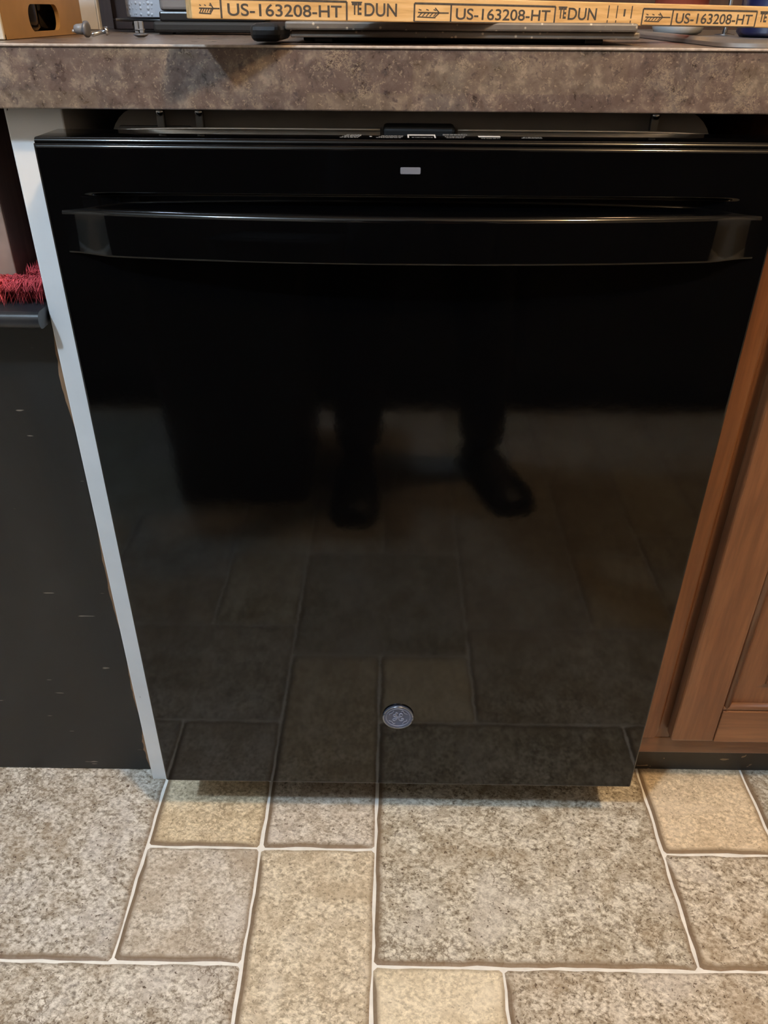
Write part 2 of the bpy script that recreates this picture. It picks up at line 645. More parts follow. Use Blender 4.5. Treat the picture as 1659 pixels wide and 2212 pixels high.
def tile_mesh(w, d, seed):
    rg = random.Random(seed)
    hw, hd = w * U / 2 - .0017, d * U / 2 - .0017
    # outline of a rounded rectangle with a wavering edge
    pts = []
    nx, ny = max(6, w * 4), max(6, d * 4)
    rc = .0035
    for k in range(nx): pts.append((-hw + rc + (2 * hw - 2 * rc) * k / (nx - 1), -hd, 0, -1))
    for k in range(ny): pts.append((hw, -hd + rc + (2 * hd - 2 * rc) * k / (ny - 1), 1, 0))
    for k in range(nx): pts.append((hw - rc - (2 * hw - 2 * rc) * k / (nx - 1), hd, 0, 1))
    for k in range(ny): pts.append((-hw, hd - rc - (2 * hd - 2 * rc) * k / (ny - 1), -1, 0))
    out = []
    for x, y, a, b in pts:
        j = rg.uniform(-.0012, .0009)
        out.append((x + a * j, y + b * j))
    bm = bmesh.new()
    rings = []
    lay = []
    for inset, z, e in ((0, 0.0002, 1.0), (.0022, .0011, .95), (.0050, .0014, .55), (.012, .0015, 0.0)):
        ring = []
        for x, y in out:
            sx = (abs(x) - inset) * (1 if x >= 0 else -1)
            sy = (abs(y) - inset) * (1 if y >= 0 else -1)
            if abs(x) < hw * .9 and abs(x) < hw - rc - .001: sx = x * (hw - inset) / hw
            if abs(y) < hd * .9 and abs(y) < hd - rc - .001: sy = y * (hd - inset) / hd
            # the printed shade is heavier on the near and left sides, as the joints show
            ee = e
            if y > hd * .93: ee *= .35
            elif x > hw * .93: ee *= .55
            vv = bm.verts.new((sx, sy, z))
            ring.append(vv)
            lay.append(ee)
        rings.append(ring)
    n = len(out)
    for a, b in zip(rings[:-1], rings[1:]):
        for i in range(n):
            bm.faces.new((a[i], a[(i + 1) % n], b[(i + 1) % n], b[i]))
    bm.faces.new(rings[-1])
    me = bpy.data.meshes.new('tile')
    bm.to_mesh(me)
    bm.free()
    at = me.attributes.new('rim', 'FLOAT', 'POINT')
    for i, v in enumerate(lay):
        at.data[i].value = v
    me.materials.append(MATS['tile_print'])
    for p in me.polygons: p.use_smooth = True
    return me


for k, (c, r, w, d, tint) in enumerate(layout):
    o = bpy.data.objects.new('tile', tile_mesh(w, d, k))
    COL.objects.link(o)
    o.location = (TX + (c + w / 2) * U, TY + (r + d / 2) * U, 0)
    o.parent = floor
    calm = {(0, -2): .45, (-2, -2): .24, (-4, 2): .25, (5, 2): .35, (-4, 0): .20, (-2, 2): .12}.get((c, r), 0.0)
    o.color = (tint[0], tint[1], tint[2], 1 - calm)

# ------------------------------------------------------------------ ceiling lamps (the two light sources of the room)


def ceiling_lamp(pos, col, watt, label):
    e = tag(empty('ceiling_lamp', (pos[0], pos[1], RH)), label, 'lamp')
    lathe('canopy', [(0, 0), (.06, 0), (.06, -.006), (.035, -.014), (.022, -.02), (0, -.02)], 'white_enamel', e, (pos[0], pos[1], RH))
    lathe('socket', [(0, -.0202), (.018, -.0202), (.018, -.0225), (0, -.0225)], 'white_enamel', e, (pos[0], pos[1], RH))
    ld = bpy.data.lights.new('bulb_light', 'POINT')
    ld.energy, ld.color, ld.shadow_soft_size = watt, col, BULB_R
    lo = bpy.data.objects.new('bulb_light', ld)
    COL.objects.link(lo)
    lo.location = pos
    lo.parent = e
    lo.matrix_parent_inverse = e.matrix_basis.inverted()


ceiling_lamp(COOL_POS, COOL_COL, COOL_STR, 'cool white bulb on the ceiling above the left side of the dishwasher')
ceiling_lamp(WARM_POS, WARM_COL, WARM_STR, 'warm yellow bulb on the ceiling above the right side of the dishwasher')

# ------------------------------------------------------------------ countertop
CT0, CT1, CTY = .8674, .9140, .050
bm = bmesh.new()
bm_box(bm, (-1.6, CTY, CT0), (1.7, .70, CT1), .0012, 2)
ct = bm_obj('countertop', bm, 'stone_look_laminate')
tag(ct, 'brown mottled stone look laminate countertop over the black dishwasher', 'countertop')
# thin cap line of the top sheet, its pale colour painting in the edge highlight
box('top_edge_strip', (-1.6, CTY - .0012, CT1 - .0016), (1.7, CTY + .004, CT1 + .0006), 'edge_highlight', ct, .0009, 3)

# white end panel left of the dishwasher
wp = tag(empty('end_panel', (-.3255, .30, 0)), 'white painted upright panel with small chips left of the dishwasher', 'panel')
box('panel_board', (-.351, .073, 0), (-.3005, .69, CT0 - .0005), 'white_paint', wp, .0015, 2)

# ------------------------------------------------------------------ dishwasher
W2 = .3015
ZB, ZT = .0879, .8515
dw = tag(empty('dishwasher', (0, .03, 0)), 'glossy black built-in dishwasher with wide bar handle and round badge', 'dishwasher')


def sstep(a, b, x):
    t = max(0.0, min(1.0, (x - a) / (b - a)))
    return t * t * (3 - 2 * t)


def panel_mesh():
    zs = []
    def seg(a, b, n, end=False):
        for k in range(n + (1 if end else 0)): zs.append(a + (b - a) * k / n)
    seg(ZB + .002, ZB + .0026, 1); seg(ZB + .0026, .742, 16); seg(.742, .806, 24); seg(.806, .8125, 14); seg(.8125, .8432, 8); seg(.8432, .8440, 1, True)
    prof = [('f', z) for z in zs]
    xs = []
    def segx(a, b, n, end=False):
        for k in range(n + (1 if end else 0)): xs.append(a + (b - a) * k / n)
    segx(-W2 + .002, -W2 + .0026, 1); segx(-W2 + .0026, -.272, 4); segx(-.272, -.222, 18); segx(-.222, .222, 36); segx(.222, .272, 18); segx(.272, W2 - .0026, 4); segx(W2 - .0026, W2 - .002, 1, True)
    bm = bmesh.new()
    grid = []
    def dep(x, z):
        fx = sstep(-.274, -.225, x) * (1 - sstep(.225, .274, x))
        fz = 1 - sstep(.8080, .8115, z)
        lo = sstep(.768, .790, z)
        return .008 * fx * fz * lo
    for z in zs:
        grid.append([bm.verts.new((x, dep(x, z), z)) for x in xs])
    # bend over the top: small radius, slanted facet, small radius, flat top
    def arc(c, r, a0, a1, n):
        return [(c[0] - r * math.cos(math.radians(a0 + (a1 - a0) * k / n)), c[1] + r * math.sin(math.radians(a0 + (a1 - a0) * k / n))) for k in range(n + 1)]
    top = []
    top += arc((.0028, .8446), .0028, 0, 78, 7)
    top += [(.0048, .8476)]
    top += arc((.0048 + .0030, ZT - .0034), .0034, 12, 90, 8)
    top += [(.030, ZT), (.0585, ZT), (.0600, ZT - .0015), (.0600, ZT - .02)]
    for y, z in top:
        grid.append([bm.verts.new((x, y, z)) for x in xs])
    for a, b in zip(grid[:-1], grid[1:]):
        for i in range(len(xs) - 1):
            bm.faces.new((a[i], a[i + 1], b[i + 1], b[i]))
    # side returns and bottom return
    for s, col in ((-1, 0), (1, len(xs) - 1)):
        prev = [g[col] for g in grid]
        for ox, oy in ((.0014, .0006), (.002, .002), (.002, .045)):
            cur = []
            for g in grid:
                v = g[col]
                y = max(v.co.y, 0) 
                ny = min(max(y, oy) if y < .045 else y, .06)
                cur.append(bm.verts.new((v.co.x + s * ox, ny, v.co.z)))
            for i in range(len(prev) - 1):
                try: bm.faces.new((prev[i], prev[i + 1], cur[i + 1], cur[i]))
                except ValueError: pass
            prev = cur
    row = grid[0]
    prev = row
    for oz, oy in ((.0014, .0006), (.002, .002), (.002, .055)):
        cur = [bm.verts.new((v.co.x, oy, ZB + .002 - oz)) for v in row]
        for i in range(len(row) - 1):
            bm.faces.new((prev[i], prev[i + 1], cur[i + 1], cur[i]))
        prev = cur
    return bm


fp = bm_obj('front_panel', panel_mesh(), 'gloss_black_enamel', dw)
shade_auto(fp, 50)
# inner half of the door closes the shell
box('inner_door', (-W2 + .003, .046, ZB + .012), (W2 - .003, .068, ZT - .012), 'black_plastic', dw, .002)


# bowed bar handle
def handle_mesh():
    bm = bmesh.new()
    N = 72
    H0, H1 = .7615, .7995
    rings = []
    for k in range(N + 1):
        s = -1 + 2 * k / N
        s = math.copysign(1 - (1 - abs(s)) ** 1.0, s)
        x = .2885 * s
        bow = .0045 + .0225 * (1 - abs(s) ** 2.2)
        th = .010 if abs(s) < .93 else .010 + (abs(s) - .93) / .07 * .0
        endf = 1 - sstep(.86, 1.0, abs(s))
        y = -bow * (0.25 + .75 * endf) - .0005
        hh = (H1 - H0) / 2 - .0012 * (1 - endf)
        back = y + th if abs(s) < .94 else max(y + th, .0005)
        cz = (H0 + H1) / 2
        prof = []
        r = .0045
        for a in range(0, 91, 15):   # top front rounding
            prof.append((y + r - r * math.cos(math.radians(a)), cz + hh - r + r * math.sin(math.radians(a))))
        for a in range(90, -1, -30):
            prof.append((back - .002 + .002 * math.cos(math.radians(a)), cz + hh - .002 + .002 * math.sin(math.radians(a))))
        for a in range(0, -91, -30):
            prof.append((back - .002 + .002 * math.cos(math.radians(a)), cz - hh + .002 + .002 * math.sin(math.radians(a))))
        for a in range(-90, 1, 15):
            prof.append((y + .0022 - .0022 * math.cos(math.radians(a)), cz - hh + .0022 + .0022 * math.sin(math.radians(a))))
        rings.append([bm.verts.new((x, p[0], p[1])) for p in prof])
    n = len(rings[0])
    for a, b in zip(rings[:-1], rings[1:]):
        for i in range(n):
            bm.faces.new((a[i], a[(i + 1) % n], b[(i + 1) % n], b[i]))
    bm.faces.new(rings[0]); bm.faces.new(list(reversed(rings[-1])))
    return bm


h = bm_obj('handle', handle_mesh(), 'gloss_black_enamel', dw)
shade_auto(h, 60)
for s in (-1, 1):
    box('handle_mount', (s * .262 - .006, -.004, .768), (s * .262 + .006, .010, .792), 'black_plastic', h, .002)

# indicator window
prism('indicator_window', rrect(-.0010, .8299, .0081, .0025, .0008, 3), -.0007, .0006, 'indicator_grey', dw, 'y')
tag(dw.children[-1], 'small pale grey rectangular indicator window')

# badge: disc, ring, script relief
BC = Vector((-.0015, 0, .2123))
RY = Matrix.Rotation(math.radians(90), 4, 'X')      # lathe axis +z -> -y
bd = lathe('badge', [(0, 0), (.0186, 0), (.0186, .0020), (.0172, .0030), (.0158, .0026), (.0150, .0020), (0, .0020)], 'badge_face', dw, BC, RY, 48)
tag(bd, 'round blue grey metal badge with script monogram')
ring = []
for k in range(49):
    a = 2 * math.pi * k / 48
    ring.append((BC.x + .0179 * math.cos(a), -.0024, BC.z + .0179 * math.sin(a)))
tube('badge_ring', ring, .0010, 'badge_ring', bd, 8)
ring2 = [(BC.x + .0146 * math.cos(2 * math.pi * k / 48), -.0021, BC.z + .0146 * math.sin(2 * math.pi * k / 48)) for k in range(49)]
tube('badge_inner_ring', ring2, .0005, 'badge_relief', bd, 6)


def script(pts, rad=.00075):
    # Catmull-Rom through points in millimetres around the badge centre
    P = [Vector((BC.x + x * .001, -.0022, BC.z + z * .001)) for x, z in pts]
    out = []
    for i in range(len(P) - 1):
        p0, p1, p2, p3 = P[max(i - 1, 0)], P[i], P[i + 1], P[min(i + 2, len(P) - 1)]
        for k in range(6):
            t = k / 6
            out.append(.5 * ((2 * p1) + (p2 - p0) * t + (2 * p0 - 5 * p1 + 4 * p2 - p3) * t * t + (3 * p1 - p0 - 3 * p2 + p3) * t ** 3))
    out.append(P[-1])
    tube('monogram_stroke', out, rad, 'badge_relief', bd, 6)


script([(-.5, 6.5), (-2.2, 8.2), (-3.2, 6.2), (-2.0, 3.6), (-3.2, 1.6), (-5.2, 2.0), (-5.8, 3.8), (-4.4, 5.0), (-3.4, 3.6)])
script([(-2.2, 2.0), (-.6, .6), (-2.0, -2.8), (-4.6, -5.4), (-6.4, -4.4), (-5.6, -2.2), (-3.0, -1.0), (0, .4), (1.4, 2.6)])
script([(5.2, 4.0), (4.6, 6.2), (2.6, 6.4), (1.6, 4.4), (3.0, 2.2), (4.6, 1.8), (2.6, 1.0), (1.0, -1.2), (1.4, -4.2), (3.8, -5.4), (6.2, -4.0), (6.4, -2.2), (4.8, -1.8), (4.0, -3.0)])
for k in range(4):     # four curls round the rim
    a = math.radians(45 + 90 * k)
    cx, cz = 10.6 * math.cos(a), 10.6 * math.sin(a)
    tx, tz = -math.sin(a), math.cos(a)
    script([(cx - 4.2 * tx + 1.2 * math.cos(a), cz - 4.2 * tz + 1.2 * math.sin(a)), (cx, cz - 0), (cx + 3.8 * tx + 1.0 * math.cos(a), cz + 3.8 * tz + 1.0 * math.sin(a)), (cx + 4.4 * tx - .8 * math.cos(a), cz + 4.4 * tz - .8 * math.sin(a))], .0005)

# printed control marks on the top of the door (only their blurred bars can be read)
mk = []


def mark(x0, x1, y0, y1, mat='grey_print', name='control_mark'):
    box(name, (x0, y0, ZT - .0003), (x1, y1, ZT + .00012), mat, dw, 0)


def mark_line(x0, x1, y, h, seed, mat='grey_print'):
    rg = random.Random(seed)
    bm = bmesh.new()
    x = x0
    while x < x1 - .0006:
        w = rg.uniform(.0008, .0028)
        bm_box(bm, (x, y - h / 2, ZT - .0003), (min(x + w, x1), y + h / 2, ZT + .00012))
        x += w + rg.uniform(.0003, .0008)
    bm_obj('control_mark', bm, mat, dw)


YM = .027
for i, y in enumerate((.020, .025, .030, .035)): mark_line(-.0585 + .0016 * i, -.0435 + .001 * i, y, .0022, 20 + i)
lathe('control_mark', [(0, 0), (.0012, 0), (.0012, .00012), (0, .00012)], 'white_print', dw, (-.0335, .026, ZT))
for i, y in enumerate((.020, .025, .031)): mark_line(-.029 + .002 * i, -.008 + .0005 * i, y, .0021, 30 + i)
mark(-.0035, .0195, .0345, .0395, 'white_print'); mark(-.0035, -.0023, .020, .035, 'white_print'); mark(.0183, .0195, .020, .035, 'white_print')
mark_line(.000, .017, .0225, .0022, 40)
for i, y in enumerate((.022, .028, .042)): mark_line(.028 - .001 * i, .042 + .002 * i, y, .0022, 50 + i)
mark(.0545, .0725, .027, .034, 'white_print')
mark_line(.056, .071, .0195, .0022, 60)
for i, y in enumerate((.023, .028)): mark_line(.089 + .002 * i, .106, y, .0018, 70 + i)

# rear bright edge of the inner door, broken in the middle by the latch
for a, b in ((-.255, -.0265), (.040, .272)):
    bm = bmesh.new()
    n = 20
    pts = []
    for k in range(n + 1):
        x = a + (b - a) * k / n
        pts.append((x, .0655, ZT + .0004 - (.0035 * (abs(x) / .272) ** 8)))
    bm_tube(bm, pts, .0011, 6)
    bm_obj('rear_trim', bm, 'bright_trim', dw, True)
box('latch', (-.024, .062, ZT - .014), (.038, .088, ZT + .0035), 'matte_black', dw, .003)
# tub with rounded shoulders behind the door, its flange and floor-side panel
bm = bmesh.new()
hw, zt, r = .272, .8655, .034
prof = [(-hw, .10), (hw, .10)]
for k in range(9):
    a = math.radians(90 * k / 8)
    prof.append((hw - r + r * math.cos(a), zt - r + r * math.sin(a)))
for k in range(9):
    a = math.radians(90 + 90 * k / 8)
    prof.append((-hw + r + r * math.cos(a), zt - r + r * math.sin(a)))
prism('tub', prof, .105, .60, 'tub_blanket', dw, 'y')
box('tub_flange', (-.262, .100, .842), (-.198, .108, .8495), 'dull_zinc', dw, .001)
box('tub_flange', (.05, .100, .842), (.24, .108, .8475), 'dull_zinc', dw, .001)
for x in (-.2215, -.187, .215):
    br = box('mounting_bracket', (x - .0035, .092, .846), (x + .0035, .0975, .8674), 'dull_zinc', dw, .001)
    lathe('screw', [(0, 0), (.004, 0), (.0035, .002), (0, .0026)], 'steel', br, (x, .092, .862), RY, 12)
box('toe_panel', (-.29, .095, .004), (.29, .102, .118), 'matte_black', dw, .001)
for sx in (-1, 1):
    lathe('levelling_leg', [(0, 0), (.018, 0), (.018, .006), (.006, .010), (.006, .11), (0, .11)], 'soft_black_rubber', dw, (sx * .24, .14, 0), n=16)

# ------------------------------------------------------------------ cherry base cabinet right of the dishwasher
YF = .062           # face frame front
cab = tag(empty('base_cabinet', (.62, .30, 0)), 'reddish brown wooden base cabinet with raised panel door right of the dishwasher', 'cabinet')
box('side_panel', (.3160, YF + .018, .083), (.3330, .69, CT0 - .0005), 'cherry_wood', cab, .001)
box('side_panel', (.92, YF + .018, .083), (.937, .69, CT0 - .0005), 'cherry_wood', cab, .001)
box('face_stile', (.3160, YF, .114), (.3640, YF + .018, CT0 - .0005), 'cherry_wood', cab, .0012)
box('face_stile', (.889, YF, .114), (.937, YF + .018, CT0 - .0005), 'cherry_wood', cab, .0012)
box('bottom_rail', (.3160, YF - .0004, .0845), (.937, YF + .018, .1135), 'cherry_wood_rail', cab, .0012)
box('top_rail', (.3645, YF, .80), (.8885, YF + .018, CT0 - .0005), 'cherry_wood_rail', cab, .0012)
# filler strip with a rounded edge and a nicked lower end
prof = []
x0, x1, yb, yf = .3170, .3465, YF - .0001, .0530
prof = [(x0, yb), (x0, yf + .002), (x0 + .002, yf)]
for k in range(7):
    a = math.radians(90 - 90 * k / 6)
    prof.append((x1 - .007 + .007 * math.cos(a), yf + .007 - .007 * math.sin(a)))
prof.append((x1, yb))
fs = prism('filler_strip', prof, .124, CT0 - .001, 'cherry_wood', cab, 'z')
shade_auto(fs, 40)
for v in fs.data.vertices:      # the lower end is cut slightly ragged
    if v.co.z < .13:
        v.co.z += .010 * sstep(.3395, .3465, v.co.x) + .002 * math.sin(v.co.x * 900)
# door with stiles, rails, bead and raised centre
DX0, DX1, DZ0, DZ1, DYF = .3575, .886, .128, .815, .042
cd = box('cabinet_door', (DX0 + .045, YF - .012, DZ0 + .045), (DX1 - .045, YF - .001, DZ1 - .045), 'cherry_wood', cab, 0)
SW = .056
box('door_stile', (DX0, DYF, DZ0), (DX0 + SW, YF - .0008, DZ1), 'cherry_wood', cd, .0035, 3)
box('door_stile', (DX1 - SW, DYF, DZ0), (DX1, YF - .0008, DZ1), 'cherry_wood', cd, .0035, 3)
for z0, z1 in ((DZ0, DZ0 + SW), (DZ1 - SW, DZ1)):
    o = box('door_rail', (DX0 + SW + .0003, DYF, z0), (DX1 - SW - .0003, YF - .0008, z1), 'cherry_wood_rail', cd, .0012, 2)
# inner bead
ix0, ix1, iz0, iz1 = DX0 + SW, DX1 - SW, DZ0 + SW, DZ1 - SW
def bead(p, q, mat):
    bm = bmesh.new()
    bm_tube(bm, [p, q], .0055, 12)
    bm_obj('bead', bm, mat, cd, True)
by = DYF + .006
bead((ix0, by, iz0 + .004), (ix1, by, iz0 + .004), 'cherry_wood_rail')
bead((ix0, by, iz1 - .004), (ix1, by, iz1 - .004), 'cherry_wood_rail')
bead((ix0 + .004, by, iz0), (ix0 + .004, by, iz1), 'cherry_wood')
bead((ix1 - .004, by, iz0), (ix1 - .004, by, iz1), 'cherry_wood')
# raised centre with sloping border
bm = bmesh.new()
def ringv(i, y): return [bm.verts.new(c) for c in ((ix0 + i, y, iz0 + i), (ix1 - i, y, iz0 + i), (ix1 - i, y, iz1 - i), (ix0 + i, y, iz1 - i))]
rs = [ringv(.008, DYF + .0125), ringv(.044, DYF + .0065), ringv(.0445, DYF + .0035)]
for a, b in zip(rs[:-1], rs[1:]):
    for i in range(4): bm.faces.new((a[i], a[(i + 1) % 4], b[(i + 1) % 4], b[i]))
bm.faces.new(rs[-1])
bm_obj('raised_panel', bm, 'cherry_wood', cd)
lathe('knob', [(0, 0), (.007, 0), (.006, .012), (.014, .018), (.016, .024), (.011, .030), (0, .032)], 'dull_zinc', cd, (DX1 - .028, DYF + .0005, .74), RY, 20)
box('toe_board', (.3160, .103, .0015), (.937, .115, .0845), 'scuffed_black_vinyl', cab, .001)

# ------------------------------------------------------------------ black chest in the alcove left of the panel
ch = tag(empty('black_chest', (-.62, .28, 0)), 'worn black painted wooden chest standing left of the white panel', 'chest')
box('front_board', (-.92, .088, .003), (-.3565, .106, .6755), 'worn_black_paint', ch, .0015)
box('side_board', (-.3745, .1065, .003), (-.3570, .52, .6755), 'worn_black_paint', ch, .0012)
box('side_board', (-.92, .1065, .003), (-.902, .52, .6755), 'worn_black_paint', ch, .0012)
box('back_board', (-.9015, .505, .003), (-.3750, .52, .6755), 'worn_black_paint', ch, .0012)
prof = rrect((.050 + .53) / 2, .684, (.53 - .050) / 2, .0085, .0075, 6)
tp = prism('lid_board', [(p[0], p[1]) for p in prof], -.94, -.3525, 'semi_gloss_black', ch, 'x')
shade_auto(tp, 50)
# bare wood where paint has worn off the right corner
rg = random.Random(3)
for z0, z1, w in ((.006, .085, .0045), (.12, .21, .0022), (.27, .42, .0030), (.555, .660, .0040)):
    n = 14
    bm = bmesh.new()
    L = []
    for k in range(n + 1):
        z = z0 + (z1 - z0) * k / n
        ww = w * math.sin(math.pi * k / n) * rg.uniform(.5, 1.1) + .0003
        L.append((bm.verts.new((-.3568 - ww, .0876, z)), bm.verts.new((-.3562, .0876, z)), bm.verts.new((-.3562, .0915, z)), bm.verts.new((-.3568 - ww, .0895, z))))
    for a, b in zip(L[:-1], L[1:]):
        for i in range(4): bm.faces.new((a[i], a[(i + 1) % 4], b[(i + 1) % 4], b[i]))
    bm.faces.new(L[0]); bm.faces.new(L[-1])
    bm_obj('worn_edge', bm, 'bare_edge_wood', ch)

# red shaggy mat on the chest
mat_ = tag(empty('shaggy_mat', (-.6, .25, .6925)), 'red shaggy mat lying on the black chest', 'mat')
box('mat_backing', (-.90, .092, .6927), (-.358, .235, .7005), 'red_backing', mat_, .003)
bm = bmesh.new()
rg = random.Random(5)
for k in range(15000):
    x = rg.uniform(-.60, -.36)
    y = .088 + .145 * rg.random()
    if k % 5 == 0: x, y = rg.uniform(-.384, -.357), rg.uniform(.088, .235)
    elif y > .1045: x, y = rg.uniform(-.60, -.358), rg.uniform(.086, .1045)
    Lh = rg.uniform(.013, .026)
    w = rg.uniform(.0003, .0007)
    lean = Vector((rg.uniform(-1.0, 1.0), rg.uniform(-.75, .15), 0))
    lean.y = rg.uniform(-1.2, -.1) if y < .1046 else rg.uniform(-.2, .2)
    if y > .1046: lean.x = rg.uniform(-.1, .9)
    a = rg.uniform(0, math.pi)
    d = Vector((math.cos(a), math.sin(a), 0)) * w
    b0 = Vector((x, y, .700))
    mid = b0 + Vector((0, 0, Lh * .62)) + lean * Lh * .35
    tipz = Lh * (.85 - .5 * min(1, lean.length))
    if y < .092 and k % 7 == 0: tipz = -.006
    tip = b0 + Vector((0, 0, tipz)) + lean * Lh * .95
    for q in (b0, mid, tip):
        q.x = min(q.x, -.3535)
    v = [bm.verts.new(c) for c in (b0 - d, b0 + d, mid + d * 1.2, mid - d * 1.2, tip)]
    bm.faces.new((v[0], v[1], v[2], v[3])); bm.faces.new((v[3], v[2], v[4]))
tag(bm_obj('pile', bm, 'red_pile', mat_), None, None, None, 'stuff')

# bronze box on the mat, dark board behind it
bx = tag(empty('metal_box', (-.46, .17, .70)), 'brushed bronze coloured box standing on the red mat', 'box')
box('shaded_box_body', (-.62, .1125, .7010), (-.3910, .235, .862), 'alcove_wood_and_box_shade', bx, .001)  # dark body colour paints in the shade on the box's side face
box('bronze_front', (-.62, .1100, .7075), (-.3912, .1123, .860), 'bin_bronze', bx, .0006, 1)
dk = box('dark_board', (-.94, .245, .6930), (-.3540, .265, .866), 'alcove_wood_and_box_shade', None, .001)
tag(dk, 'dark brown board standing behind the bronze box beside the white panel', 'board')

# ------------------------------------------------------------------ things on the countertop
Z = CT1 + .0005
# tan crate with a hand hole in its side
cr = tag(empty('hand_hole_crate', (-.48, .22, Z)), 'tan carton with a hand hole at the left end of the counter', 'carton')


def holed_side():
    # side wall at x=-.36 with a rounded hole, made of a ring of quads between hole and rim
    y0, y1, z0, z1 = .132, .338, Z, 1.08
    hole = rrect(.232, .9303, .040, .0112, .0105, 8)
    bm = bmesh.new()
    outer = []
    cy, cz = .232, .9303
    for (py, pz) in hole:
        dy, dz = py - cy, pz - cz
        ts = []
        if dy > 1e-6: ts.append((y1 - cy) / dy)
        if dy < -1e-6: ts.append((y0 - cy) / dy)
        if dz > 1e-6: ts.append((z1 - cz) / dz)
        if dz < -1e-6: ts.append((z0 - cz) / dz)
        t = min(x for x in ts if x > 0)
        outer.append((cy + dy * t, cz + dz * t))
    n = len(hole)
    cols = []
    for x in (-.360, -.364):
        cols.append(([bm.verts.new((x, p[0], p[1])) for p in hole], [bm.verts.new((x, p[0], p[1])) for p in outer]))
    for h_, o_ in cols:
        for i in range(n):
            j = (i + 1) % n
            bm.faces.new((h_[i], h_[j], o_[j], o_[i]))
    for q in (0, 1):
        for i in range(n):
            j = (i + 1) % n
            bm.faces.new((cols[0][q][i], cols[0][q][j], cols[1][q][j], cols[1][q][i]))
    # square off the corners the rays missed
    for (ya, za) in ((y0, z0), (y1, z0), (y0, z1), (y1, z1)):
        near = sorted(range(n), key=lambda i: (outer[i][0] - ya) ** 2 + (outer[i][1] - za) ** 2)
        on_y = [i for i in near if abs(outer[i][0] - ya) < 1e-6]
        on_z = [i for i in near if abs(outer[i][1] - za) < 1e-6]
        if on_y and on_z:
            for c in (0, 1):
                vv = cols[c][1]
                cv = bm.verts.new((-.360 if c == 0 else -.364, ya, za))
                bm.faces.new((vv[on_y[0]], cv, vv[on_z[0]]))
    return bm


bm_obj('side_wall', holed_side(), 'cardboard_tan', cr)
box('end_wall', (-.60, .128, Z), (-.3605, .1318, 1.08), 'lit_cardboard', cr, .0005, 1)  # near end coloured paler to paint in the light falling on it
box('end_wall', (-.60, .3382, Z), (-.3605, .342, 1.08), 'cardboard_tan', cr, .0005, 1)
box('side_wall', (-.604, .128, Z), (-.600, .342, 1.08), 'cardboard_tan', cr, .0005, 1)
box('crate_floor', (-.5995, .1322, Z), (-.3645, .3378, Z + .003), 'cardboard_tan', cr, 0)
# a dark bottle lying inside, seen through the hole
def dark_bottle(x, y, label):
    bt = tag(empty('dark_bottle', (x, y, Z + .003)), label, 'bottle', 'bottles in the carton')
    lathe('bottle_body', [(0, 0), (.028, 0), (.0325, .004), (.0325, .10), (.027, .116), (.012, .128), (.012, .142), (0, .142)], 'dark_glass', bt, (x, y, Z + .0035), None, 36)
    lathe('bottle_cap', [(0, .1422), (.014, .1422), (.014, .156), (0, .156)], 'black_plastic', bt, (x, y, Z + .0035), None, 20)


dark_bottle(-.4020, .1680, 'shiny dark bottle in the carton, nearest the counter edge')
dark_bottle(-.4020, .2360, 'shiny dark bottle in the carton, right behind the hand hole')
dark_bottle(-.4020, .3030, 'shiny dark bottle in the carton, farthest from the counter edge')

# white upright board and dark wooden block at the back
wb = tag(empty('white_tray', (-.41, .50, Z)), 'pale grey upright tray edge behind the tan carton', 'tray')
bm = bmesh.new()
bm_box(bm, (-.50, .498, Z), (-.3925, .504, 1.06), .001)
bm_obj('tray_face', bm, 'white_enamel', wb)
box('tray_rim', (-.3925, .4965, Z), (-.3905, .5055, 1.06), 'milk_plastic', wb, .0005, 1)
kb = tag(empty('knife_block', (-.36, .56, Z)), 'dark brown wooden block between pale tray and paper towel', 'block')
box('block_body', (-.387, .54, Z), (-.300, .64, 1.10), 'dark_brown_wood', kb, .003)
box('block_foot', (-.385, .535, Z), (-.302, .5395, Z + .012), 'dark_brown_wood', kb, .001)

# paper towel roll and its holder
th_ = tag(empty('towel_holder', (-.2835, .468, Z)), 'black wire paper towel holder with ball feet', 'towel holder')
lathe('base_plate', [(0, .0105), (.074, .0105), (.074, .0135), (0, .0135)], 'black_plastic', th_, (-.2835, .468, Z), None, 40)
for a in (232, 328, 90, 160):
    x, y = -.2835 + .062 * math.cos(math.radians(a)), .468 + .062 * math.sin(math.radians(a))
    lathe('ball_foot', [(0, 0)] + [(.0055 * math.sin(math.pi * k / 8), .0055 - .0055 * math.cos(math.pi * k / 8)) for k in range(1, 8)] + [(0, .0110)], 'black_plastic', th_, (x, y, Z), None, 16)
lathe('rod', [(0, .0136), (.006, .0136), (.006, .31), (.010, .315), (.010, .325), (0, .33)], 'black_plastic', th_, (-.2835, .468, Z), None, 16)
roll = lathe('paper_towel_roll', [(.020, .0148), (.0595, .0148), (.060, .0155), (.060, .285), (.0595, .2858), (.020, .2858), (.020, .0148)], 'embossed_paper', None, (-.2835, .468, Z), None, 64)
tag(roll, 'white embossed paper towel roll on the black holder', 'paper towel')

# grey and black appliance
ap = tag(empty('counter_appliance', (-.20, .35, Z)), 'grey topped black countertop appliance behind the left end of the stamped stick', 'appliance')
box('appliance_base', (-.2800, .330, Z + .0015), (-.140, .384, Z + .0120), 'matte_black', ap, .003, 2)
for x in (-.275, -.160):
    box('appliance_foot', (x, .335, Z), (x + .015, .350, Z + .0018), 'soft_black_rubber', ap, .0004)
box('housing_band', (-.2725, .333, Z + .0121), (-.1560, .382, Z + .0215), 'black_plastic', ap, .002, 2)
box('housing', (-.2715, .334, Z + .0216), (-.1600, .381, Z + .10), 'grey_plastic', ap, .004, 3)
